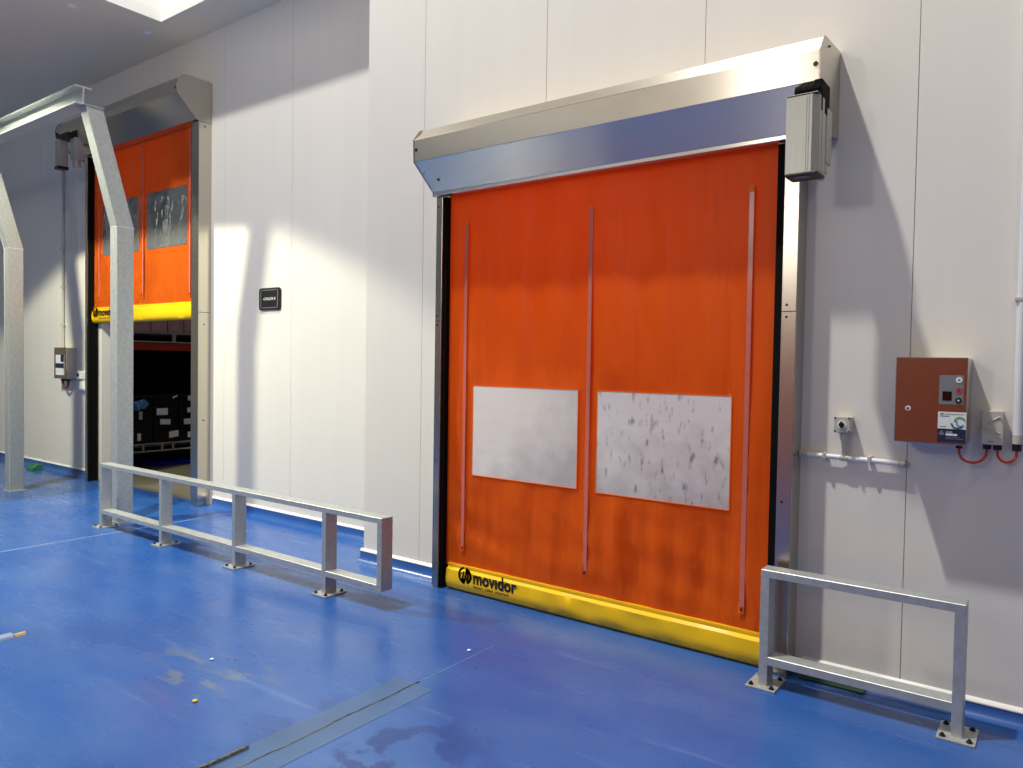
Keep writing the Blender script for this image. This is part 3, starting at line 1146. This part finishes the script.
hc = thing('conduit_pipe', 'short white horizontal conduit running from the door guide below the isolator switch', 'pipe', (-0.83, 3.89, 1.11))
bm = BM()
cyl(bm, (-1.058, 3.89, 1.118), (-0.586, 3.89, 1.108), 0.0125, 18)
obj('pipe', bm, M_WHITEP, hc, True)
bm = BM()
cyl(bm, (-1.059, 3.89, 1.118), (-1.02, 3.89, 1.1172), 0.015, 18)
obj('coupling', bm, M_GREYP, hc, True)
bm = BM()
cyl(bm, (-0.868, 3.89, 1.114), (-0.828, 3.89, 1.1132), 0.0155, 18)
cyl(bm, (-0.848, 3.89, 1.112), (-0.848, 3.89, 1.135), 0.0145, 18)
obj('coupling', bm, M_GREYP, hc, True)
bm = BM()
cyl(bm, (-0.612, 3.89, 1.1085), (-0.582, 3.89, 1.108), 0.015, 18)
cyl(bm, (-0.586, 3.89, 1.108), (-0.586, 3.919, 1.108), 0.0135, 18)
obj('coupling', bm, M_GREYP, hc, True)
for x in (-0.94, -0.735):
    bm = BM()
    box(bm, x - 0.008, x + 0.008, 3.873, WF - 0.0005, 1.100, 1.131, 0.002)
    obj('saddle_clip', bm, M_GREYP, hc)

# ------------------------------------------------------------------ on the set-back wall
sg = thing('door_sign', 'small black square chiller sign with silver border on the white wall', 'sign', (-6.165, WR, 2.02))
bm = BM()
prism_y(bm, rounded_rect(-6.330, -5.998, 2.022, 2.235, 0.03), 4.385, WR - 0.0005)
obj('plate', bm, M_BLACKP, sg)
bm = BM()
for (a, b, c, d) in ((-6.30, -6.028, 2.040, 2.047), (-6.30, -6.028, 2.210, 2.217), (-6.30, -6.290, 2.040, 2.217), (-6.038, -6.028, 2.040, 2.217)):
    box(bm, a, b, 4.382, 4.386, c, d)
obj('border', bm, M_GINK, sg)
text_mesh('lettering', 'CHILLER 8', 0.05, M_WINK, sg, (-6.255, 4.384, 2.117), width=0.185, height=0.026)

lp = thing('control_panel', 'grey door control panel with blue and white sticker left of the half raised door', 'control panel', (-10.43, WR, 1.25))
bm = BM()
box(bm, -10.60, -10.265, 4.285, WR - 0.0005, 1.252, 1.652, 0.004)
obj('body', bm, M_GREYP, lp)
bm = BM()
box(bm, -10.605, -10.26, 4.268, 4.284, 1.25, 1.655, 0.004)
obj('front_door', bm, M_PANEL, lp)
bm = BM()
box(bm, -10.55, -10.31, 4.264, 4.2685, 1.30, 1.56)
stl = obj('sticker', bm, M_WLAB, lp)
bm = BM()
box(bm, -10.55, -10.31, 4.262, 4.2645, 1.39, 1.45)
box(bm, -10.40, -10.31, 4.262, 4.2645, 1.47, 1.56)
sub('navy_band', bm, M_NAVY, stl)
for x in (-10.50, -10.42, -10.34):
    bm = BM()
    cyl(bm, (x, 4.33, 1.222), (x, 4.33, 1.252), 0.022, 12)
    obj('gland', bm, M_BLACKP, lp)
bm = BM()
tube(bm, [(-10.50, 4.33, 1.225)] + ucurve(-10.50, -10.34, 4.33, 4.33, 1.215, 0.085) + [(-10.34, 4.33, 1.225)], 0.016)
tag(obj('cable', bm, M_BROWNC, None, True), 'brown cable loop hanging under the left control panel', 'cable')

lc = thing('conduit_pipe', 'thin grey vertical conduit above the left control panel on the far wall', 'pipe', (-10.62, 4.37, 1.655))
bm = BM()
cyl(bm, (-10.60, 4.375, 1.64), (-10.60, 4.375, 4.25), 0.016, 14)
obj('pipe', bm, M_GREYP, lc, True)
for z in (1.95, 2.45, 2.95, 3.45):
    bm = BM()
    box(bm, -10.63, -10.57, 4.352, WR - 0.0005, z - 0.012, z + 0.012, 0.002)
    obj('saddle_clip', bm, M_GREYP, lc)

li = thing('isolator_switch', 'small white isolator switch beside the left guide of the half raised door', 'switch', (-10.0, WR, 1.15))
bm = BM()
box(bm, -10.06, -9.96, 4.31, WR - 0.0005, 1.26, 1.36, 0.005)
obj('body', bm, M_WHITEP, li)
bm = BM()
prism_y(bm, [(-10.04, 1.26), (-9.98, 1.26), (-9.95, 1.13), (-10.07, 1.13)], 4.34, WR - 0.001)
obj('outlet_tube', bm, M_WHITEP, li)
bm = BM()
cyl(bm, (-10.01, 4.298, 1.31), (-10.01, 4.31, 1.31), 0.022, 16)
obj('knob', bm, M_BLACKP, li)
bm = BM()
cyl(bm, (-10.2, 4.375, 1.115), (-9.715, 4.375, 1.11), 0.016, 14)
tag(obj('conduit_pipe', bm, M_WHITEP, None, True), 'short horizontal conduit under the white isolator by the half raised door', 'pipe')

bm = BM()
prism_x(bm, [(4.16, 0.0), (4.30, 0.0), (4.30, 0.07), (4.24, 0.085), (4.17, 0.03)], -11.22, -11.05, 0.004)
tag(obj('door_wedge', bm, M_GREENP), 'green plastic wedge on the floor behind the left frame post', 'wedge')

# ------------------------------------------------------------------ inside the cold room
XR = -10.15          # face of the rack that looks towards the doorway
rack = thing('storage_rack', 'steel pallet rack with dark red beam inside the dark cold room', 'rack', (XR - 0.5, 6.0, 0))
for y in (4.74, 7.35):
    for x in (XR - 0.06, XR - 1.05):
        bm = BM()
        box(bm, x - 0.03, x + 0.05, y - 0.045, y + 0.045, 0, 3.6)
        for k in range(34):
            box(bm, x + 0.0495, x + 0.0515, y - 0.012, y + 0.012, 0.12 + k * 0.1, 0.16 + k * 0.1)
        obj('upright', bm, M_GALV, rack)
bm = BM()
box(bm, XR - 0.05, XR, 4.79, 7.30, 1.645, 1.752)
obj('beam', bm, M_OUTL, rack, False, 'dark red front beam')
bm = BM()
box(bm, XR - 0.03, XR + 0.01, 4.79, 7.30, 1.755, 1.772)
box(bm, XR - 0.03, XR + 0.01, 4.79, 7.30, 1.878, 1.892)
for y in (4.95, 5.65, 6.35, 7.05):
    box(bm, XR - 0.02, XR + 0.005, y - 0.022, y + 0.022, 1.77, 1.88)
box(bm, XR - 1.0, XR - 0.03, 4.79, 7.30, 1.878, 1.888)
obj('deck', bm, M_GALV, rack)
bm = BM()
box(bm, XR + 0.0, XR + 0.05, 4.69, 4.82, 0.0, 0.80, 0.01)
obj('upright_guard', bm, M_OUTL, rack, False, 'orange-red post protector')
for i in range(8):
    y = 4.84 + i * 0.24
    bm = BM()
    box(bm, XR - 0.42, XR - 0.01, y + 0.004, y + 0.236, 1.893, 2.16, 0.012)
    tag(obj('wrapped_carton', bm, M_CARD), 'pale film-wrapped carton on the cold room rack, %s from the doorway side' % ['first', 'second', 'third', 'fourth', 'fifth', 'sixth', 'seventh', 'last'][i], 'carton', 'wrapped cartons on the cold room rack')

dolly = thing('trolley', 'low steel trolley under the black crates in the cold room', 'trolley', (XR - 0.3, 5.8, 0))
bm = BM()
for x in (XR - 0.02, XR - 0.62):
    box(bm, x - 0.015, x + 0.015, 4.98, 6.86, 0.332, 0.352)
    box(bm, x - 0.015, x + 0.015, 4.98, 6.86, 0.232, 0.252)
box(bm, XR - 0.62, XR - 0.02, 4.98, 6.86, 0.345, 0.353)
for y in (5.0, 5.22, 5.49, 5.65, 5.95, 6.3, 6.84):
    box(bm, XR - 0.03, XR - 0.01, y - 0.012, y + 0.012, 0.25, 0.335)
obj('deck', bm, M_GALV, dolly)
for x in (XR - 0.12, XR - 0.55):
    for y in (5.1, 6.74):
        bm = BM()
        cyl(bm, (x, y - 0.02, 0.085), (x, y + 0.02, 0.085), 0.085, 18)
        box(bm, x - 0.02, x + 0.02, y - 0.03, y + 0.03, 0.085, 0.234)
        obj('castor', bm, M_BLACKP, dolly)
cols = ['first column from the doorway side', 'second column', 'third column', 'fourth column', 'farthest column']
rows = ['bottom', 'second', 'third', 'top']
# (column, layer): label outline (y0, y1, z0, z1, tilt)
LABS = {(1, 2): (5.40, 5.56, 0.74, 0.835, 0.0), (1, 1): (5.45, 5.60, 0.61, 0.685, -0.01), (1, 0): (5.58, 5.72, 0.41, 0.50, 0.015),
        (1, 3): (5.63, 5.70, 0.965, 0.99, 0.03), (0, 2): (5.15, 5.20, 0.69, 0.80, 0.0), (0, 0): (5.13, 5.18, 0.40, 0.50, 0.0),
        (2, 3): (5.86, 6.0, 0.93, 1.0, 0.0), (2, 2): (5.85, 6.0, 0.76, 0.83, 0.0), (2, 1): (5.80, 5.96, 0.59, 0.67, 0.0), (2, 0): (5.86, 6.0, 0.40, 0.48, 0.0)}
for c in range(5):
    for r in range(4):
        y0 = 5.0 + c * 0.37
        z0 = 0.353 + r * 0.165
        t = thing('crate', 'black plastic crate on the cold room trolley, %s, %s layer' % (cols[c], rows[r]), 'crate', (XR - 0.3, y0 + 0.18, z0), 'black crates on the cold room trolley')
        bm = BM()
        box(bm, XR - 0.59, XR - 0.012, y0 + 0.008, y0 + 0.352, z0, z0 + 0.15, 0.006)
        box(bm, XR - 0.60, XR, y0, y0 + 0.36, z0 + 0.14, z0 + 0.163, 0.004)
        obj('body', bm, M_CRATE, t)
        if (c, r) in LABS:
            a, b, p, q, tl = LABS[c, r]
            bm = BM()
            vs4 = [(a, p), (b, p + tl), (b, q + tl), (a, q)]
            f4 = [bm.verts.new((XR + 0.001, yy, zz)) for yy, zz in vs4] + [bm.verts.new((XR + 0.003, yy, zz)) for yy, zz in vs4]
            for qd in ((0, 1, 2, 3), (7, 6, 5, 4), (0, 4, 5, 1), (1, 5, 6, 2), (2, 6, 7, 3), (3, 7, 4, 0)):
                bm.faces.new([f4[k] for k in qd])
            obj('paper_label', bm, M_WLAB, t)
bm = BM()
cb = Vector((XR + 0.05, 5.14, 0.89))
bmesh.ops.create_icosphere(bm, subdivisions=3, radius=0.075, matrix=Matrix.Translation(cb))
for v in bm.verts:
    v.co += (v.co - cb) * 0.9 * noise.noise(v.co * 16)
    v.co.x = max(v.co.x, XR + 0.004)
tag(obj('plastic_bag', bm, M_BLUEP), 'crumpled light blue plastic bag hanging on the black crates', 'bag')
bm = BM()
box(bm, XR - 0.70, XR - 0.15, 5.50, 6.6, 0.0, 0.05, 0.01)  # added slab whose colour stands in for a blue glow under the trolley
tag(obj('blue_glow_slab', bm, M_BLUEL), 'painted blue glow, a vivid board lying on the floor under the crate trolley', 'slab')

# ------------------------------------------------------------------ litter on the floor
bm = BM()
prism_y(bm, [(-2.572, 0.003), (-2.556, 0.003), (-2.560, 0.012), (-2.570, 0.012)], 1.50, 1.74)
tag(obj('sealant_strip', bm, mat('flecked_sealant', srgb(90, 92, 84), 0.5, nscale=70, namt=0.98)), 'thin black and white strip of torn sealant on the blue floor', 'litter')
bm = BM()
prism_y(bm, [(-4.66, 0.001), (-4.57, 0.001), (-4.58, 0.012), (-4.62, 0.02), (-4.65, 0.01)], 1.42, 1.64)
o = tag(obj('plastic_wrapper', bm, M_LINK), 'crumpled pale blue plastic wrapper on the floor at left', 'litter')
bm = BM()
prism_y(bm, [(-4.61, 0.001), (-4.575, 0.001), (-4.585, 0.014), (-4.60, 0.014)], 1.645, 1.70)
tag(obj('leaf_scrap', bm, mat('tan_scrap', srgb(190, 165, 110), 0.6)), 'small tan scrap beside the pale blue wrapper on the floor', 'litter')
for i, (x, y, s, lab) in enumerate([(-3.47, 2.14, 0.010, 'white crumb on the blue floor left of the floor joint'), (-3.1, 1.83, 0.012, 'tan crumb on the blue floor near the bottom of the picture'), (-2.52, 3.06, 0.011, 'white crumb on the floor in front of the closed orange door')]):
    bm = BM()
    bmesh.ops.create_icosphere(bm, subdivisions=2, radius=s, matrix=Matrix.Translation((x, y, s * 0.45)) @ Matrix.Scale(0.5, 4, (0, 0, 1)))
    tag(obj('crumb', bm, M_WLAB if i != 1 else M_YEL), lab, 'litter', 'crumbs on the floor')
